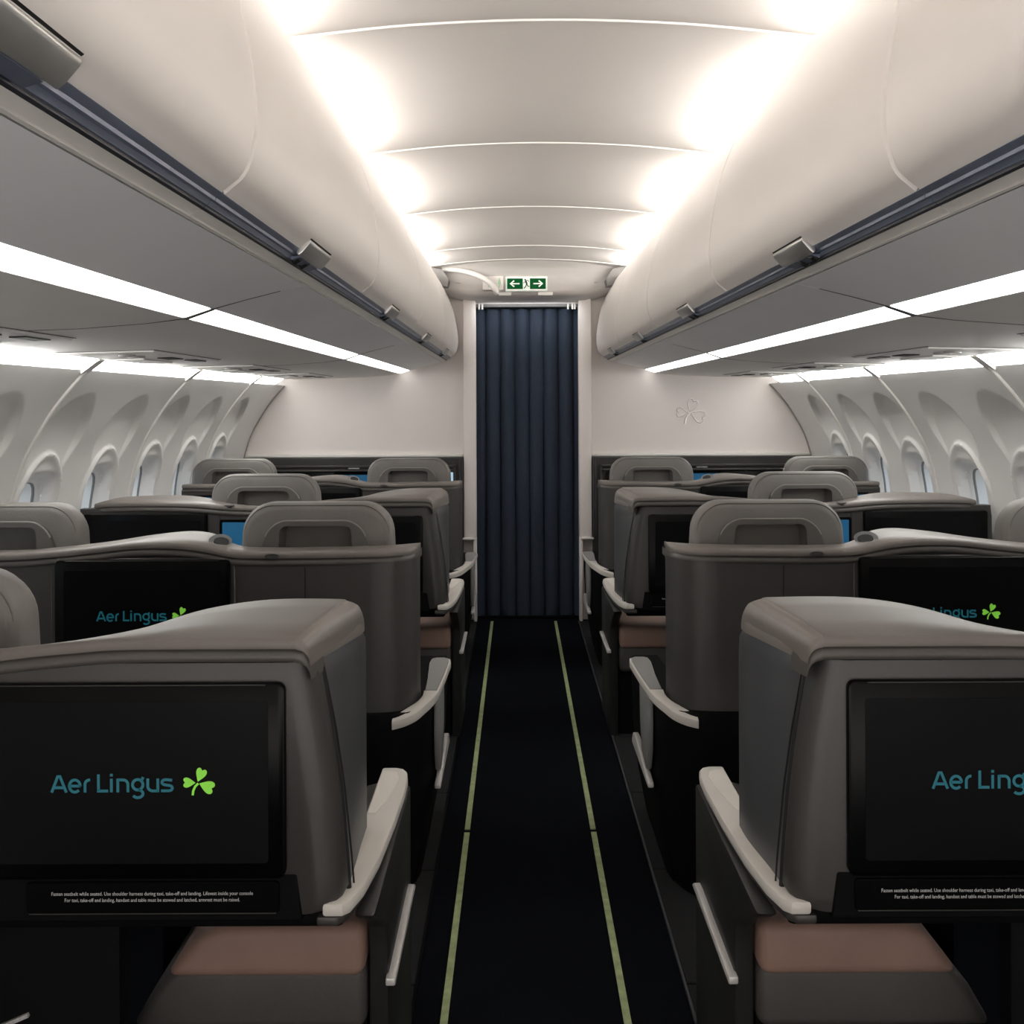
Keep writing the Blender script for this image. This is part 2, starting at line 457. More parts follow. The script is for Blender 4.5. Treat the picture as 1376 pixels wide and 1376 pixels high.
# header over the doorway: a curved fascia
prof = catmull([(5.98, 2.246, 0), (6.06, 2.215, 0), (6.11, 2.165, 0), (6.135, 2.11, 0), (6.15, 2.072, 0), (6.19, 2.050, 0), (6.30, 2.032, 0), (6.36, 2.03, 0)], 5)
rows = []
for k in range(25):
    x = -.62+1.24*k/24
    edge = sstep(.33, .58, abs(x))
    rows.append([(x, y+.0*edge, z-.0*edge+(.05*edge if z < 2.12 else 0.0)*(1 if z < 2.09 else .5)) for y, z, _ in prof])
bm = loft(rows, ID, False, False)
struct('trim_%d' % n, bm, M_CEIL); n += 1
# corner gussets at the ends of the light coves
for s in (-1, 1):
    sp = Sp(s)
    bm = loft([[(.46, 6.02, 2.10), (.60, 6.02, 2.20), (.60, 6.10, 2.20), (.46, 6.10, 2.10)],
               [(.52, 6.02, 2.06), (.62, 6.02, 2.08), (.62, 6.10, 2.08), (.52, 6.10, 2.06)]], sp)
    bm = prism_y([(.475, 2.135), (.515, 2.195), (.60, 2.215), (.60, 2.10), (.485, 2.095)], 6.00, 6.13, sp)
    struct('trim_%d' % n, bm, mat('gusset_grey', (.15, .145, .14), .5, noise=.02)); n += 1

# exit sign
YS = 6.105
e = empty('exit_sign', (-.005, YS, 2.085))
tag(e, 'green emergency exit sign with two arrows and a running figure over the curtain', 'sign')
q = lambda x, y, z: (x+.005, y-YS, z-2.085)
obj('frame', box(-.133, .123, YS-.002, YS+.055, 2.076, 2.164, q, .003, 1), M_SWHITE, e)
for x0, x1 in ((-.124, -.028), (.016, .113)):
    obj('green_panel', box(x0, x1, YS-.005, YS, 2.087, 2.152, q), M_SGREEN, e)
obj('figure_panel', box(-.027, .015, YS-.005, YS, 2.087, 2.152, q), M_SWHITE, e)
bm = bmesh.new(); T = lambda px, pz: (px+.005, -.0065, pz-2.085)
for cx, d in ((-.076, -1), (.065, 1)):
    ribbon(bm, [(cx-d*.028, 2.1195), (cx+d*.024, 2.1195)], .008, T)
    ribbon(bm, [(cx+d*.005, 2.138), (cx+d*.028, 2.1195), (cx+d*.005, 2.101)], .009, T)
fixup(obj('arrows', bm, M_SWHITE, e, recalc=False))
bm = bmesh.new()
poly_face(bm, arc(-.013, 2.144, .005, .005, 0, 330, 11), T)
ribbon(bm, [(-.011, 2.139), (-.003, 2.118)], .010, T)
ribbon(bm, [(-.010, 2.137), (.002, 2.140), (.010, 2.132)], .0035, T)
ribbon(bm, [(-.010, 2.136), (-.018, 2.126), (-.025, 2.124)], .0035, T)
ribbon(bm, [(-.003, 2.119), (.002, 2.105), (.013, 2.103)], .0055, T)
ribbon(bm, [(-.004, 2.119), (-.010, 2.102), (-.021, 2.090)], .0055, T)
fixup(obj('running_figure', bm, M_SBLACK, e, recalc=False))
# lavatory sign
e = empty('lavatory_sign', (-.205, YS, 2.12))
tag(e, 'faint pale sign with two small green figures left of the exit sign', 'sign')
q = lambda x, y, z: (x+.205, y-YS, z-2.12)
obj('frame', box(-.275, -.147, YS, YS+.055, 2.082, 2.168, q, .004, 1), M_BULK, e)
bm = bmesh.new(); T = lambda px, pz: (px+.205, -.003, pz-2.12)
for cx, wmn in ((-.238, 0), (-.172, 1)):
    poly_face(bm, arc(cx, 2.152, .005, .005, 0, 330, 11), T)
    if wmn: poly_face(bm, [(cx-.004, 2.146), (cx+.004, 2.146), (cx+.011, 2.118), (cx-.011, 2.118)], T)
    else: poly_face(bm, [(cx-.009, 2.146), (cx+.009, 2.146), (cx+.008, 2.118), (cx-.008, 2.118)], T)
    ribbon(bm, [(cx, 2.119), (cx, 2.098)], .007, T)
ribbon(bm, [(-.214, 2.122), (-.198, 2.122)], .004, T)
fixup(obj('figures', bm, M_SPALE, e, recalc=False))
# curved white tube beside the signs
pth = catmull([(-.52, 6.06, 2.20), (-.42, 6.055, 2.197), (-.31, 6.05, 2.168), (-.235, 6.05, 2.125), (-.20, 6.05, 2.085), (-.188, 6.055, 2.062)], 6)
e = empty('tubular_rail', (-.35, 6.05, 2.17))
tag(e, 'curved white tubular arm reaching down beside the exit sign', 'rail')
q = lambda x, y, z: (x+.35, y-6.05, z-2.17)
obj('tube', tube(pth, [.012+.006*min(1, k/15) for k in range(len(pth))], q, 10), M_RIB, e)
obj('end_socket', tube([(-.196, 6.053, 2.078), (-.183, 6.058, 2.052)], .015, q, 10), M_LATCH, e)
# small plates under the header
for x0, x1, w in ((-.178, -.098, 'left'), (.066, .158, 'right')):
    o = obj('label_plate', box(x0, x1, 6.14, 6.16, 2.052, 2.073, bv=.002, seg=1), M_RIB)
    tag(o, 'small white plate under the header above the curtain, %s of the two' % w, 'plate')

# curtain
e = empty('curtain', (0, 6.40, 0)); tag(e, 'navy blue pleated curtain closing the doorway at the end of the aisle', 'curtain')
bm = bmesh.new(); NX, NZ = 168, 14
G = []
for i in range(NX+1):
    t = i/NX; row = []
    for j in range(NZ+1):
        z = .015+(1.995-.015)*j/NZ
        tt = t+.006*math.sin(z*2.2+t*9)*(1-j/NZ)
        ph = 7*tt+.35
        lobe = abs(math.sin(PI*ph))**.42
        y = .045-.05*lobe+.006*math.sin(31*tt+z*1.3)
        row.append(bm.verts.new((-.329+.658*t, y, z)))
    G.append(row)
for i in range(NX):
    for j in range(NZ): bm.faces.new((G[i][j], G[i+1][j], G[i+1][j+1], G[i][j+1]))
obj('drape', bm, M_CURT, e, sharp=80)
obj('rail', box(-.325, .325, -.06, .05, 2.0, 2.018, bv=.004), mat('rail_grey', (.16, .155, .15), .5, noise=.03), e)
for x in (-.305, -.285, .262, .29, .305):
    obj('hook', tube([(x, -.062, 1.985), (x, -.066, 2.0), (x, -.060, 2.022)], .006, ID, 6), M_RIB, e)
# hem kick strip
obj('hem', box(-.30, .30, -.012, .0, .004, .02, bv=.002, seg=1), M_SHELLB, e)
# shamrock emblem on the right bulkhead: outlined relief
bm = bmesh.new(); leaves, stem = shamrock_pts()
cx, cz, sz = 1.038, 1.318, .155
for l in leaves:
    path = [(cx+px*sz, YW-.004, cz+pz*sz) for px, pz in l]
    tube(path+[path[0]], .0030, ID, 6, bm)
tube([(cx+px*sz, YW-.004, cz+pz*sz) for px, pz in stem], [.004, .005, .006, .007], ID, 6, bm)
o = obj('shamrock_emblem', bm, M_CHROME)
tag(o, 'raised silver three-leaf shamrock emblem on the right pale bulkhead wall', 'emblem')

# ================================================================== OVERHEAD BINS
BY = [.14, 1.39, 2.64, 3.89, 5.14, 6.34]
DOOR = catmull([(.578, 2.146), (.560, 2.154), (.540, 2.140), (.508, 2.08), (.470, 1.98), (.447, 1.87), (.439, 1.78), (.452, 1.715), (.478, 1.687), (.492, 1.677)], 5)
DOOR_IN = [(u+.03, z) for u, z in DOOR]
ORD = ['nearest', 'second', 'third', 'fourth', 'farthest']
for s in (-1, 1):
    sd = 'left' if s < 0 else 'right'
    for k, (a, b) in enumerate(zip(BY, BY[1:])):
        root = empty('overhead_bin', (s*.62, (a+b)/2, 1.65))
        tag(root, 'cream curved overhead locker over the %s seats, %s from the camera' % (sd, ORD[k]), 'overhead bin', 'overhead lockers')
        q = Sp(s, (s*.62, (a+b)/2, 1.65))
        g = .003
        def prof(y, ins):
            return [(u+ins, y, z) for u, z in DOOR]+[(.62, y, 1.69), (.76, y, 1.69), (.76, y, 2.095), (.585, y, 2.095)]
        obj('door', loft([prof(a+g, .006), prof(a+g+.004, .0), prof(b-g-.004, 0), prof(b-g, .006)], q), M_BIN, root)
        obj('rail', prism_y([(.488, 1.690), (.486, 1.680), (.491, 1.677), (.496, 1.6745), (.497, 1.670), (.504, 1.671), (.508, 1.664), (.514, 1.664), (.520, 1.672), (.53, 1.69)], a+.001, b-.001, q), M_RAIL, root)
        obj('rail_groove', prism_y([(.510, 1.668), (.512, 1.6605), (.520, 1.6575), (.53, 1.67)], a+.001, b-.001, q), M_RAILD, root)
        obj('sill', prism_y([(.516, 1.6640), (.517, 1.6585), (.531, 1.6515), (.533, 1.6485), (.538, 1.6475), (.542, 1.650), (.56, 1.672)], a+.001, b-.001, q), M_SILL, root)
        yc = (a+b)/2-.03+(.05 if k == 0 else 0)
        lt = obj('latch', prism_y([(.4875, 1.6665), (.480, 1.6725), (.4665, 1.6880), (.4640, 1.6930), (.4665, 1.6965), (.486, 1.692), (.492, 1.672)], yc-.105, yc+.105, q, .0025, 2), M_LATCH, root)
        obj('latch_shadow_gap', prism_y([(.4660, 1.6968), (.4630, 1.6990), (.4640, 1.7020), (.472, 1.6975)], yc-.104, yc+.104, q), M_SEAM, lt)
        obj('latch_tongue', join(prism_y([(.4885, 1.6690), (.4885, 1.6665), (.505, 1.6615), (.508, 1.668)], yc-.085, yc+.08, q),), mat('latch_blue', (.16, .19, .26), .35, .5, noise=.05), lt)
        for dy in (-.07, -.005):
            obj('latch_catch', tube([(.492, yc+dy, 1.668), (.506, yc+dy+.012, 1.662)], .007, q, 8), M_SEAM, lt)
    # soffit panels with the strip light under the lockers
    SY = [.14, 2.21, 4.28, 6.34]
    for k, (a, b) in enumerate(zip(SY, SY[1:])):
        nth = ('nearest', 'middle', 'farthest')[k]
        root = empty('soffit_panel', (s*.9, (a+b)/2, 1.6))
        tag(root, 'grey panel with a long white strip light under the %s lockers, %s of three' % (sd, nth), 'ceiling panel', 'soffit panels under the lockers')
        q = Sp(s, (s*.9, (a+b)/2, 1.6))
        P = [(.545, 1.6487), (.60, 1.637), (.68, 1.617), (.750, 1.598)]
        obj('inner_panel', prism_y(P+[(.755, 1.612), (.564, 1.662)], a+.002, b-.002, q), M_SOFF, root)
        obj('strip_light', prism_y([(.7525, 1.5965), (.809, 1.578), (.812, 1.585), (.756, 1.606)], a+.006, b-.006, q), M_STRIP, root)
        P = [(.8115, 1.577), (.90, 1.566), (1.05, 1.555), (1.25, 1.549), (1.488, 1.544)]
        obj('outer_panel', prism_y(P+[(1.495, 1.556), (1.25, 1.562), (.82, 1.592)], a+.002, b-.002, q), M_PSU, root)
        if k < 2:
            jp = [(.60, 1.6365), (.68, 1.6163), (.75, 1.5968), (.81, 1.5758), (.90, 1.5653), (1.05, 1.5543), (1.25, 1.5483), (1.30, 1.547)]
            obj('joint_gap', prism_y(jp+[(u, z+.004) for u, z in reversed(jp)], b-.003, b+.003, q), M_DARKG, root)
            obj('joint_bar', prism_y([(.748, 1.5966), (.811, 1.5745), (.813, 1.582), (.752, 1.604)], b-.010, b+.010, q), M_DARKG, root)
    # passenger service units
    for k, yc in enumerate((2.12, 3.33, 4.47, 5.60)):
        nth = ('nearest', 'second', 'third', 'farthest')[k]
        root = empty('passenger_service_unit', (s*1.32, yc, 1.55))
        tag(root, 'flat service unit with reading lights above the %s window seats, %s from the camera' % (sd, nth), 'service panel', 'passenger service units')
        q = Sp(s, (s*1.32, yc, 1.55))
        slope = lambda u: interp(u, [(1.05, 1.555), (1.25, 1.549), (1.488, 1.544)])
        def slab(u0, u1, y0, y1, dz, th):
            r = lambda y: [(u0, y, slope(u0)-dz), (u1, y, slope(u1)-dz), (u1, y, slope(u1)-dz+th), (u0, y, slope(u0)-dz+th)]
            return loft([r(y0), r(y1)], q)
        obj('panel', slab(1.17, 1.46, yc-.33, yc+.33, .006, .008), M_PSU, root)
        obj('edge_gap', slab(1.163, 1.467, yc-.337, yc+.337, .0015, .004), M_DARKG, root)
        for dy in (-.2, -.12):
            bm = tube([(1.30, yc+dy, slope(1.3)-.002), (1.30, yc+dy, slope(1.3)-.011)], .026, q, 14)
            obj('reading_light', bm, M_LENS, root)
        obj('indicator', slab(1.22, 1.27, yc-.02, yc+.09, .009, .004), M_SEAM, root)
        obj('mask_door', slab(1.33, 1.44, yc+.02, yc+.30, .010, .006), M_PSU, root)
        obj('vent', slab(1.20, 1.24, yc+.16, yc+.28, .009, .004), M_DARKG, root)

# ================================================================== SEATING
def cap_and_lip(root, q0, st, shear=0.0):
    q = (lambda u, y, z: q0(u+shear*(1-sstep(.40, .60, u))*(1-min(1, max(0, y/.225))), y, z)) if shear else q0
    cap_name = 'cap'
    S = catmull(st, 5)
    rc, rl = [], []
    for u, yN, zN, yF, zF in S:
        m = lambda t: (yN+(yF-yN)*t, zN+(zF-zN)*t)
        (y1, z1), (y2, z2) = m(.35), m(.7)
        rc.append([(u, yN+.002, zN-.0175), (u, yN, zN-.010), (u, yN+.002, zN-.004), (u, yN+.007, zN-.0003), (u, y1, z1+.001), (u, y2, z2+.001), (u, yF-.008, zF), (u, yF-.002, zF-.004), (u, yF, zF-.009), (u, yF, zF-.018), (u, yF-.03, zF-.018), (u, yN+.03, zN-.0175)])
        rl.append([(u, yN+.010, zN-.016), (u, yN+.010, zN-.020), (u, yN+.005, zN-.024), (u, yN+.003, zN-.032), (u, yN+.005, zN-.038), (u, yN+.010, zN-.0405), (u, yN+.06, zN-.0405), (u, yN+.06, zN-.018)])
    obj(cap_name, loft(rc, q), M_CAP, root, sharp=50)
    obj('lower_lip', loft(rl, q), M_LIP, root, sharp=50)

def monitor(root, q, s, uc, y, zt, zb, w, letters=False, r=.012, rx=0):
    u0, u1 = uc-w/2, uc+w/2
    o = rrect(uc, (zt+zb)/2, w, zt-zb, r, 4)
    bm = prism_y(o, y-.012, y+.004, q, .003, 2)
    mo = obj('monitor', bm, M_BEZ, root)
    obj('screen', prism_y(rrect(uc, (zt+zb)/2-.001, w-.052, zt-zb-.052, .006, 3), y-.0128, y-.010, q), M_SCR, mo)
    obj('bezel_edge', tube([(u0+.03, y-.0125, zt-.0015), (u1-.03, y-.0125, zt-.0015)], .0011, q, 6), M_DARKG, mo)
    if letters:
        p = q(uc, y-.0136, 0); zc = (zt+zb)/2
        # word + shamrock centred together on the glass
        cxw = p[0]-.0285+(.012 if s > 0 else 0)
        logo_word(mo, cxw, p[1], zc-.0075-.008-q.r[2], .0282)
        logo_shamrock(mo, cxw+.135, p[1], zc+.001-.003-q.r[2], .0425)
    return mo

def side_display(root, q, u0, u1, y, zt, zb):
    b = obj('side_display', prism_y(rrect((u0+u1)/2, (zt+zb)/2, u1-u0, zt-zb, .01, 4), y-.006, y+.004, q, .002, 1), M_BEZ, root)
    obj('lit_screen', prism_y(rrect((u0+u1)/2, (zt+zb)/2, u1-u0-.024, zt-zb-.022, .004, 3), y-.0068, y-.005, q), M_BLUE, b)

LINE1 = 'Fasten seatbelt while seated. Use shoulder harness during taxi, take-off and landing. Lifevest inside your console'
LINE2 = 'For taxi, take-off and landing, handset and table must be stowed and latched, armrest must be raised.'

UN = [(.56, .352), (.64, .357), (.75, .366), (.85, .379), (.93, .393), (.98, .403), (1.0, .406)]
def single_unit(s, Y0, dx, label, letters, text):
    """row with one seat in the middle and a monitor console on each side of it"""
    R = (s*1.05, Y0, 0.0)
    root = empty('seat_console', (R[0]+dx, Y0, 0)); tag(root, label, 'seat console', 'rows with one seat per side')
    sp0 = Sp(s, R); q = lambda u, y, z: sp0(u, y+Y0, z); q.r = (0, 0, 0)
    st = [(.3585, -.010, .988, .254, .985), (.360, -.014, 1.000, .246, 1.002), (.366, -.018, 1.011, .232, 1.020), (.378, -.02, 1.0165, .215, 1.031), (.395, -.02, 1.018, .208, 1.036), (.52, -.02, 1.018, .215, 1.034), (.63, -.02, 1.018, .20, 1.021),
          (.715, -.02, 1.017, .145, 1.002), (.77, -.02, 1.013, .125, .992), (.85, -.02, 1.006, .105, .982), (.98, -.015, .990, .10, .974), (1.105, -.01, .984, .10, .974),
          (1.23, -.015, .990, .125, .984), (1.34, -.02, 1.000, .18, 1.000), (1.45, -.02, 1.004, .22, 1.008), (1.60, -.02, 1.005, .22, 1.008), (1.70, -.012, 1.002, .20, 1.004), (1.745, .01, .994, .17, .996)]
    UF = .360 if s < 0 else .338
    st = [(u-(.360-UF)*(1-sstep(.37, .46, u)),)+t for u, *r_ in st for t in (tuple(r_),)]
    cap_and_lip(root, q, st, shear=.046)
    # notch button in the rim
    obj('rim_button', prism_y([(1.185, .989), (1.225, .990), (1.205, .976)], -.017, .0, q, .002, 1), M_SHELL, root)
    # face frames round both monitors
    zs = [.575, .58, .60, .64, .70, .76, .82, .88, .93, .965, .975]
    for wn_ in (0, 1):
        rings = []
        for y, ins in ((-.004, .040), (.0, .022), (.008, .009), (.022, .002), (.046, .0)):
            ring = []
            for z in zs:
                e = ins + (.03 if z == .575 else (.012 if z == .58 else 0))
                u = interp(z, UN)+e
                ring.append((u, y, z))
            ring += [(.97, y, .975), (.97, y, .575)]
            if wn_: ring = [(min(2.215-u, 1.80) if u < .9 else 2.215-u, yy, z) for u, yy, z in ring]
            rings.append(ring)
        obj('monitor_surround', loft(rings, q), M_FRAME, root, sharp=50)
    # side panel toward the aisle, rounded at its far top corner
    rings = []
    for z in (.545, .60, .68, .76, .84, .90, .93, .95, .965, .975, .983, .989):
        un = interp(z, UN)
        t = max(0, z-.905)
        yf = .282-(.125-math.sqrt(max(0, .125**2-t*t)))
        ring = [(un+.002, .052, z)]
        for k in range(1, 9):
            f = k/8; y = .052+(yf-.052)*f
            ring.append((un+.002+(UF-un-.002)*sstep(0, .9, f)+.007*sstep(.955, .97, z), y, z))
        ring += [(.56, yf, z), (.66, yf-.06 if z > .9 else yf, z), (.80, .085, z), (.80, .052, z)]
        rings.append(ring)
    obj('side_panel', loft(rings, q), M_SIDE, root, sharp=50)
    obj('side_seam', tube([(interp(z, UN)+.0012, .0495, z) for z in [.56+.02*k for k in range(22)]], .0048, q, 6), M_SEAM, root)
    obj('side_seam', tube([(interp(z, UN)+.0008-.006*(1-(z-.56)/.44), .066, z) for z in [.58+.02*k for k in range(21)]], .0016, q, 6), M_SEAM, root)
    # shell behind the seat, window console body, lower black structure
    obj('shell', join(box(.965, 1.255, .0, .05, .10, .955, q, .004, 1), box(1.41, 1.79, .05, .28, .57, .975, q, .02, 3)), M_SHELL, root)
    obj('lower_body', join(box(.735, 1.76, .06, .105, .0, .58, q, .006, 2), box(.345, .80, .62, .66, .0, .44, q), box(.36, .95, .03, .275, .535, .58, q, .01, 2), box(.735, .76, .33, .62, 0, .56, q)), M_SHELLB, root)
    side_display(root, q, .985, 1.246, .0, .932, .800)
    monitor(root, q, s, .687, -.004, .945, .638, .486, letters)
    monitor(root, q, s, 1.535, -.004, .956, .66, .486, False)
    obj('lower_fascia', prism_y([(.418, .566), (.95, .566), (.95, .640), (.428, .640)], -.0065, .01, q, .003, 1), M_SHELLB, root)
    # instruction strip
    ip = obj('instruction_panel', prism_y(rrect(.655, .606, .40, .050, .006, 3), -.011, .004, q, .002, 1), M_BEZ, root)
    obj('edge_highlight', tube([(.46, -.0115, .5815), (.85, -.0115, .5815)], .0009, q, 5), M_FRAME, ip)  # thin lighter line drawn as the highlight along the panel's bottom
    if text:
        c = q(.655, -.0122, 0)
        text_mesh('printed_text', LINE1, .0082, .318, (c[0], c[1], .6135), M_PRINT, ip)
        text_mesh('printed_text', LINE2, .0082, .276, (c[0], c[1], .6035), M_PRINT, ip)
    if s < 0:
        pc = obj('placard', prism_y([(.938, .362), (.886, .384), (.884, .378), (.936, .356)], .054, .061, q), mat('placard_silver', (.42, .42, .42), .5, noise=.25, nscale=220), root)
    # white armrest ledge along the aisle
    pl = [(.390, -.004), (.357, -.004), (.345, .008), (.331, .06), (.319, .16), (.311, .32), (.308, .46), (.310, .53), (.315, .565), (.325, .583), (.340, .59), (.372, .59), (.372, .3), (.372, .05)]
    bm = prism_z(pl, .570, .592, q); bevel(bm, .006, 2, 50)
    a = obj('armrest', bm, M_ARM, root)
    ip2 = [(.352, .345), (.338, .40), (.326, .52), (.334, .555), (.352, .565), (.368, .565), (.368, .345)]
    obj('armrest_inlay', prism_z(ip2, .590, .5935, q, .001, 1), M_ARM2, a)
    obj('under_lip', prism_z([(u+.009, y*.985+.006) for u, y in pl[:-3]]+[(.40, .55), (.40, .03)], .553, .568, q, .004, 2), M_FRAME, a)
    # dark skirt below the armrest and its silver strip
    sk = [(.03, .555), (.06, .535), (.155, .485), (.19, .455), (.20, .41), (.20, .0), (.585, .0), (.585, .555)]
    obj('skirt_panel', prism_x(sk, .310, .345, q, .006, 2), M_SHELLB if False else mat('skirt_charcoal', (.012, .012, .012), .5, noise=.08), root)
    obj('trim_strip', prism_x([(.185, .350), (.185, .364), (.50, .366), (.535, .363), (.555, .350)], .296, .314, q, .003, 2), M_TRIMW, root)
    # foot cushion in the aisle footwell
    pf = [(.349, .466), (.60, .464), (.645, .448), (.68, .405), (.705, .37), (.349, .37)]
    def cushion(poly, y0, y1, bv): 
        b = prism_y(poly, y0, y1, q); bevel(b, bv, 4, 30); return b
    c = obj('foot_cushion', cushion(pf, .17, .60, .03), M_CUSH, root)
    obj('cushion_lower', cushion([(.349, .385), (.69, .385), (.73, .34), (.77, .27), (.349, .27)], .185, .60, .02), M_CUSHG, c)  # lower half of the same footrest, in a darker grey
    obj('cushion_plinth', box(.352, .74, .22, .60, 0, .28, q), M_SHELLB, c)
    return root

SH = [(.358, .15), (.359, .115), (.363, .082), (.374, .052), (.394, .026), (.425, .009), (.47, .001), (.52, 0), (.80, 0), (1.10, 0), (1.40, 0), (1.79, 0)]
def pair_unit(s, Y0, dx, label, letters):
    """row with an aisle seat and a window seat sharing a monitor console between them"""
    R = (s*1.05, Y0, 0.0)
    root = empty('seat_pair_shell', (R[0]+dx, Y0, 0)); tag(root, label, 'seat console', 'rows with two seats per side')
    sp0 = Sp(s, R); q = lambda u, y, z: sp0(u, y+Y0, z); q.r = (0, 0, 0)
    st = [(.358, .150, .976, .175, .978), (.3585, .112, .977, .165, .979), (.363, .075, .978, .15, .980), (.376, .045, .979, .135, .981), (.398, .020, .979, .12, .981), (.43, .004, .979, .112, .980), (.50, -.006, .979, .105, .979),
          (.65, -.008, .977, .10, .977), (.80, -.008, .977, .10, .977), (.865, -.008, .980, .105, .981), (.915, -.008, .990, .13, .994), (.97, -.008, 1.000, .19, 1.005), (1.05, -.008, 1.006, .225, 1.008), (1.15, -.008, 1.004, .20, 1.001),
          (1.25, -.008, .993, .145, .990), (1.37, -.008, .982, .11, .980), (1.5, -.008, .975, .10, .972), (1.785, -.008, .975, .10, .972)]
    cap_and_lip(root, q, st)
    P = catmull([(u, y, 0) for u, y in SH], 3); P = [(u, y) for u, y, _ in P]
    inner = [(u+.035, y+.0) if y > .02 else (max(u, .40), y+.035) for u, y in P]
    def shell_ring(z, off):
        return [(u-off, y, z) for u, y in P]+[(u, y, z) for u, y in reversed(inner)]
    obj('shell', loft([shell_ring(z, o) for z, o in ((.50, .004), (.56, 0), (.75, 0), (.90, 0), (.946, .001))], q), M_SHELL, root, sharp=50)
    obj('shell_seam', box(.6610, .6635, -.0012, .004, .30, .934, q), M_SEAM, root)
    # lower black body, wider at the aisle and tapering to the floor
    LB = [(.312, .62), (.312, .22), (.318, .14), (.333, .07), (.36, .015), (.40, -.015), (.44, -.024), (.52, -.02), (.70, -.010), (1.0, -.006), (1.40, -.005), (1.77, -.005)]
    LBp = catmull([(u, y, 0) for u, y in LB], 3)
    def lb(z, o): return [(u+o*(1-sstep(.5, .9, u)), y+o*.5*(1 if y < .1 else 0), z) for u, y, _ in LBp]+[(1.77, .095, z), (.425, .095, z), (.400, .62, z)]
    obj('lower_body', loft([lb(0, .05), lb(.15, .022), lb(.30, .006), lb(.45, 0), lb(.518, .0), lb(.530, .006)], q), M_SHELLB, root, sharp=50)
    # armrest: curved silver band running round the shell corner, then a grey pad
    outer = [(.420, -.034), (.385, -.020), (.352, .006), (.325, .050), (.306, .098), (.302, .115)]
    inn = [(.345, .115), (.347, .085), (.358, .055), (.376, .030), (.398, .008), (.420, -.018)]
    O = catmull([(u, y, 0) for u, y in outer], 4); I = catmull([(u, y, 0) for u, y in inn], 4)
    r = lambda dz: [(u, y, interp(y, [(-.034, .508), (.03, .532), (.115, .551)])+dz) for u, y, _ in O]+[(u, y, interp(y, [(-.034, .508), (.03, .532), (.115, .551)])+dz) for u, y, _ in I]
    bm = loft([r(-.016), r(.008)], q); bevel(bm, .004, 2, 60)
    a = obj('armrest', bm, M_ARM, root)
    pad = [(.303, .118), (.296, .30), (.292, .50), (.297, .545), (.312, .56), (.345, .56), (.36, .545), (.362, .50), (.350, .30), (.343, .118)]
    z = lambda y: .556-.018*(y-.1)/.46
    bm = loft([[(u, y, z(y)-.022) for u, y in pad], [(u, y, z(y)) for u, y in pad]], q); bevel(bm, .004, 2, 60)
    obj('arm_frame', bm, M_ARM, a)
    bm = loft([[(u*.86+.0475, y*.98+.006, z(y)-.004) for u, y in pad], [(u*.86+.0475, y*.98+.006, z(y)+.003) for u, y in pad]], q); bevel(bm, .002, 1, 60)
    obj('arm_pad', bm, M_PAD, a)
    obj('arm_support', prism_x([(.125, .535), (.12, .45), (.13, .37), (.16, .31), (.26, .33), (.30, .42), (.31, .535)], .300, .318, q, .006, 2), M_PAD, a)
    obj('trim_strip', prism_x([(.09, .283), (.09, .297), (.40, .330), (.45, .325), (.475, .300), (.475, .283)], .296, .314, q, .004, 2), M_TRIMW, root)
    # console monitor and small blue display
    monitor(root, q, s, 1.108, -.004, .957, .655, .482, letters)
    obj('monitor_surround', box(.855, 1.365, -.003, .02, .56, .962, q, .003, 1), M_FRAME, root)
    side_display(root, q, 1.47, 1.735, .0, .922, .79)
    # flat discs for the cap's recess, its dark hollow put in as colour
    def disc(c, ax, r, th, kx):
        a = Vector(ax).normalized(); e1 = Vector((0, 1, 0)); e1 = (e1-a*e1.dot(a)).normalized(); e2 = a.cross(e1)
        C = Vector(c)
        R = lambda h: [tuple(C+a*h+e1*r*kx*math.cos(2*PI*k/24)+e2*r*math.sin(2*PI*k/24)) for k in range(24)]
        return loft([R(-th), R(th)], q)
    cup = obj('cap_recess', disc((.922, .085, .9945), (-.32, -.18, .93), .030, .0035, 1.7), mat('recess_grey', (.15, .15, .155), .35, noise=.03), root)
    obj('recess_shade_disc', disc((.915, .072, .9945), (-.32, -.18, .93), .020, .0035, 1.5), M_SEAM, cup)
    # oval rim button
    obj('rim_button', prism_y([(.752+.02*math.cos(t*PI/8), .966+.008*math.sin(t*PI/8)) for t in range(16)], -.012, .0, q, .001, 1), M_SHELL, root)
    return root

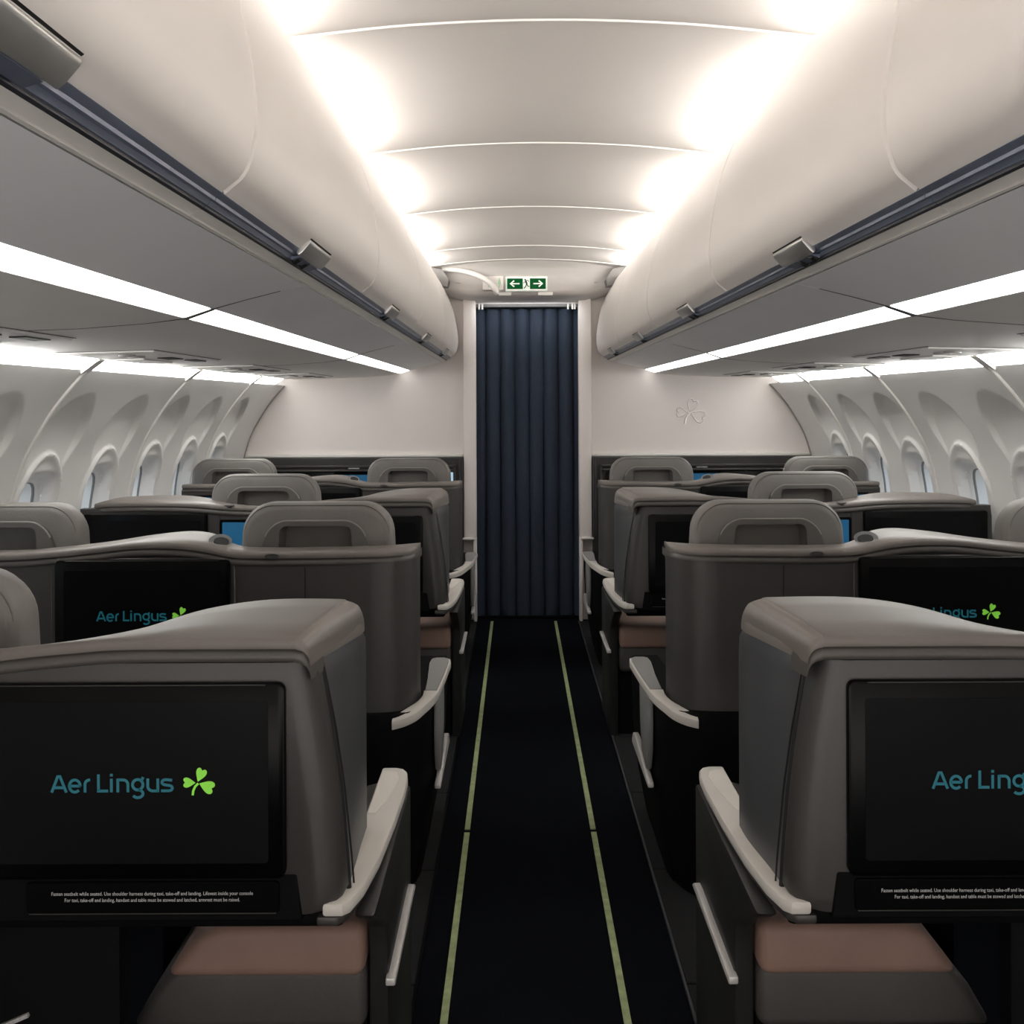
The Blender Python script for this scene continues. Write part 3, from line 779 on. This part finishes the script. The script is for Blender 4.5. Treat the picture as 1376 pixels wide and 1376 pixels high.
def seat(s, uc, Y0, dx, label):
    R = (s*uc, Y0+.3, 0)
    root = empty('airline_seat', (R[0]+dx, R[1], 0)); tag(root, label, 'seat', 'airline seats')
    q0 = Sp(s, R); q = lambda u, y, z: q0(uc+u, y+Y0, z)
    # headrest: soft rounded block
    rings = []
    for y, ins in ((.118, .022), (.123, .010), (.134, .002), (.15, 0), (.19, .001), (.215, .010), (.228, .028)):
        w, h = .440-2*ins, .215-ins*2
        # wider at the bottom
        pts = rrect(0, 0, w, h, .085-ins*.3, 8, .02)
        zc = .992
        rings.append([(u*(1+.05*(-zz/h)), y, zc+zz) for u, zz in pts])
    hole = [(u*(1+.05*(1-(z-.95)/.086)), z) for u, z in rrect(0, .993, .205, .086, .02, 8, .006)]
    rings = [[(u*.93, .162, .993+(z-.993)*.9) for u, z in hole], [(u, .1195, z) for u, z in hole]]+rings
    hr = obj('headrest', loft(rings, q), M_FAB, root, sharp=60)
    # U-shaped plastic back with a hand recess
    def up(w0, w1, z0, z1, r):
        pts = rrect(0, (z0+z1)/2, w0, z1-z0, r, 8, .004)
        return [(u*(1+(w1/w0-1)*(1-(z-z0)/(z1-z0))), z) for u, z in pts]
    out = up(.255, .335, .940, 1.050, .045); inn = up(.204, .214, .951, 1.035, .02)
    obj('back_panel', ring_plate(out, inn, .102, .125, .1205, q, False), M_FABP, hr)
    obj('panel_piping', tube([(u, .104, z) for u, z in out if z > .945], .0026, q, 6), M_PIPE, hr)
    # soft seam following the outline
    pts = [p for p in rrect(0, .992, .418, .20, .078, 8, .02)]
    seam = [(u*(1+.05*(-(z-.992)/.21)), .1245, z) for u, z in pts if z > .93]
    obj('stitch_seam', tube(seam, .0016, q, 5), M_FABP, hr)
    # backrest and cushion
    b = bmesh.new()
    br = loft([[(-.2, .14, .50), (.2, .14, .50), (.2, .30, .46), (-.2, .30, .46)], [(-.205, .115, .75), (.205, .115, .75), (.205, .21, .75), (-.205, .21, .75)], [(-.20, .112, .90), (.20, .112, .90), (.20, .18, .90), (-.20, .18, .90)]], q)
    bevel(br, .02, 3); obj('backrest', br, M_FAB, root)
    obj('seat_cushion', box(-.21, .21, .25, .66, .36, .47, q, .035, 4), M_FAB, root)
    obj('seat_base', box(-.19, .19, .22, .58, .0, .37, q, .01, 1), M_SHELLB, root)
    return root

RA, RB, RC, RD = 1.58, 2.75, 3.92, 5.09
for s in (-1, 1):
    sd = 'left' if s < 0 else 'right'
    single_unit(s, RA, 0, 'grey monitor console in front on the %s, black screen lettered in teal, white armrest' % sd, True, True)
    pair_unit(s, RB, 0, 'grey two-seat shell in the second row on the %s with lettered centre screen' % sd, True)
    single_unit(s, RC, 0, 'grey monitor console in the third row on the %s with blank black screens' % sd, False, True)
    pair_unit(s, RD, 0, 'grey two-seat shell on the %s in the farthest row before the bulkhead' % sd, False)
    if s < 0: seat(s, 1.150, RA, 0, 'grey leather seat at the left picture edge, nearest to the camera')
    seat(s, .654, RB, 0, 'grey seat headrest beside the aisle on the %s, second row from camera' % sd)
    seat(s, 1.560, RB, 0, 'grey seat headrest next to the %s windows, second row from camera' % sd)
    seat(s, 1.100, RC, 0, 'grey seat headrest alone in the middle of the %s third row' % sd)
    seat(s, .640, RD, 0, 'grey seat headrest beside the aisle on the %s, farthest row' % sd)
    seat(s, 1.560, RD, 0, 'grey seat headrest next to the %s windows, farthest row' % sd)

# bulkhead consoles in front of the last row
for s in (-1, 1):
    sd = 'left' if s < 0 else 'right'
    R = (s*1.1, 6.25, 0)
    root = empty('bulkhead_console', R); tag(root, 'dark console with black monitors along the foot of the %s bulkhead wall' % sd, 'console')
    q = Sp(s, R); qq = lambda u, y, z: q(u, y, z); qq.r = (0, 0, 0)
    obj('back_panel', box(.41, 1.795, 6.27, 6.355, .0, 1.045, q, .004, 1), M_DARKG, root)
    obj('frame', join(box(.455, 1.77, 6.245, 6.275, .985, .998, q, .003, 1), box(.455, .470, 6.245, 6.275, .45, .998, q, .003, 1),
                      box(.425, .434, 6.255, 6.275, .55, 1.03, q, .002, 1)), M_FRAME, root)
    obj('ledge', box(.47, 1.77, 6.22, 6.275, .962, .972, q, .003, 1), M_SHELL, root)
    monitor(root, qq, s, 1.46, 6.262, .955, .66, .49)
    monitor(root, qq, s, .735, 6.262, .955, .66, .49)
    if s < 0:
        c = obj('lit_card', box(.47, .62, 6.243, 6.248, .80, .953, q), M_LBLUE, root)
        obj('card_print', join(box(.50, .56, 6.2415, 6.2435, .932, .940, q), box(.50, .57, 6.2415, 6.2435, .915, .918, q), box(.50, .55, 6.2415, 6.2435, .902, .905, q)), M_CBLUE, c)
    b = obj('side_display', box(1.0, 1.215, 6.25, 6.272, .82, .955, q, .003, 1), M_BEZ, root)
    obj('lit_screen', box(1.01, 1.195, 6.247, 6.252, .83, .940, q), M_BLUE, b)
    obj('handle', box(1.06, 1.13, 6.235, 6.27, .976, .983, q, .002, 1), M_LATCH, root)
    obj('foot_shelf', box(.47, .92, 5.98, 6.27, .34, .40, q, .02, 2), M_CUSH, root)
    obj('foot_box', box(.46, .94, 6.0, 6.27, 0, .34, q), M_SHELLB, root)

# ================================================================== LIGHT
def area(name, loc, rot, sx, sy, power, col=(1, .955, .905), spread=180):
    l = bpy.data.lights.new(name, 'AREA'); l.shape = 'RECTANGLE'; l.size = sx; l.size_y = sy; l.energy = power; l.color = col
    l.spread = math.radians(spread)
    o = bpy.data.objects.new(name, l); COL.objects.link(o); o.location = loc; o.rotation_euler = rot
    return o
LT = 34
cov = [(-.9, .10), (.14, 1.16), (1.20, 2.21), (2.25, 3.26), (3.30, 4.32), (4.36, 5.39), (5.43, 5.90)]
for s in (-1, 1):
    for a, b in cov:
        L = (b-a)*.74
        # lamp lies in the cove behind the bin top, shining up and toward the centre
        area('cove_lamp', (s*.635, (a+b)/2, 2.166), (PI, -s*math.radians(LT), 0), .05, L, 9.5*(b-a))
# doorway lamp, then a fill light added behind the camera
area('doorway_lamp', (0, 6.235, 2.022), (math.radians(14), 0, 0), .56, .02, 1.3, (.92, .96, 1))
area('rear_fill_lamp', (0, -1.1, .55), (math.radians(122), 0, 0), 3.0, .9, 26, (1, .96, .92))  # unseen fill added low down to brighten soffits and locker undersides

w = bpy.data.worlds.new('sky'); bpy.context.scene.world = w; w.use_nodes = True
nt = w.node_tree; bg = nt.nodes['Background']
bg.inputs['Color'].default_value = (.78, .88, .97, 1); bg.inputs['Strength'].default_value = 1.7

# ================================================================== CAMERA
cd = bpy.data.cameras.new('camera'); cam = bpy.data.objects.new('camera', cd); COL.objects.link(cam)
cam.location = (CAMX, 0, CAMZ); cam.rotation_euler = (PI/2, math.radians(.25), 0)
cd.sensor_width = 36; cd.lens = 36*F/1376
cd.shift_x = -(692-688)/1376; cd.shift_y = -(688-542)/1376
cd.clip_start = .05
sc = bpy.context.scene; sc.camera = cam
sc.view_settings.view_transform = 'Standard'; sc.view_settings.look = 'None'
sc.view_settings.exposure = 0.0; sc.view_settings.gamma = 1.0
sc.cycles.max_bounces = 10; sc.cycles.diffuse_bounces = 6
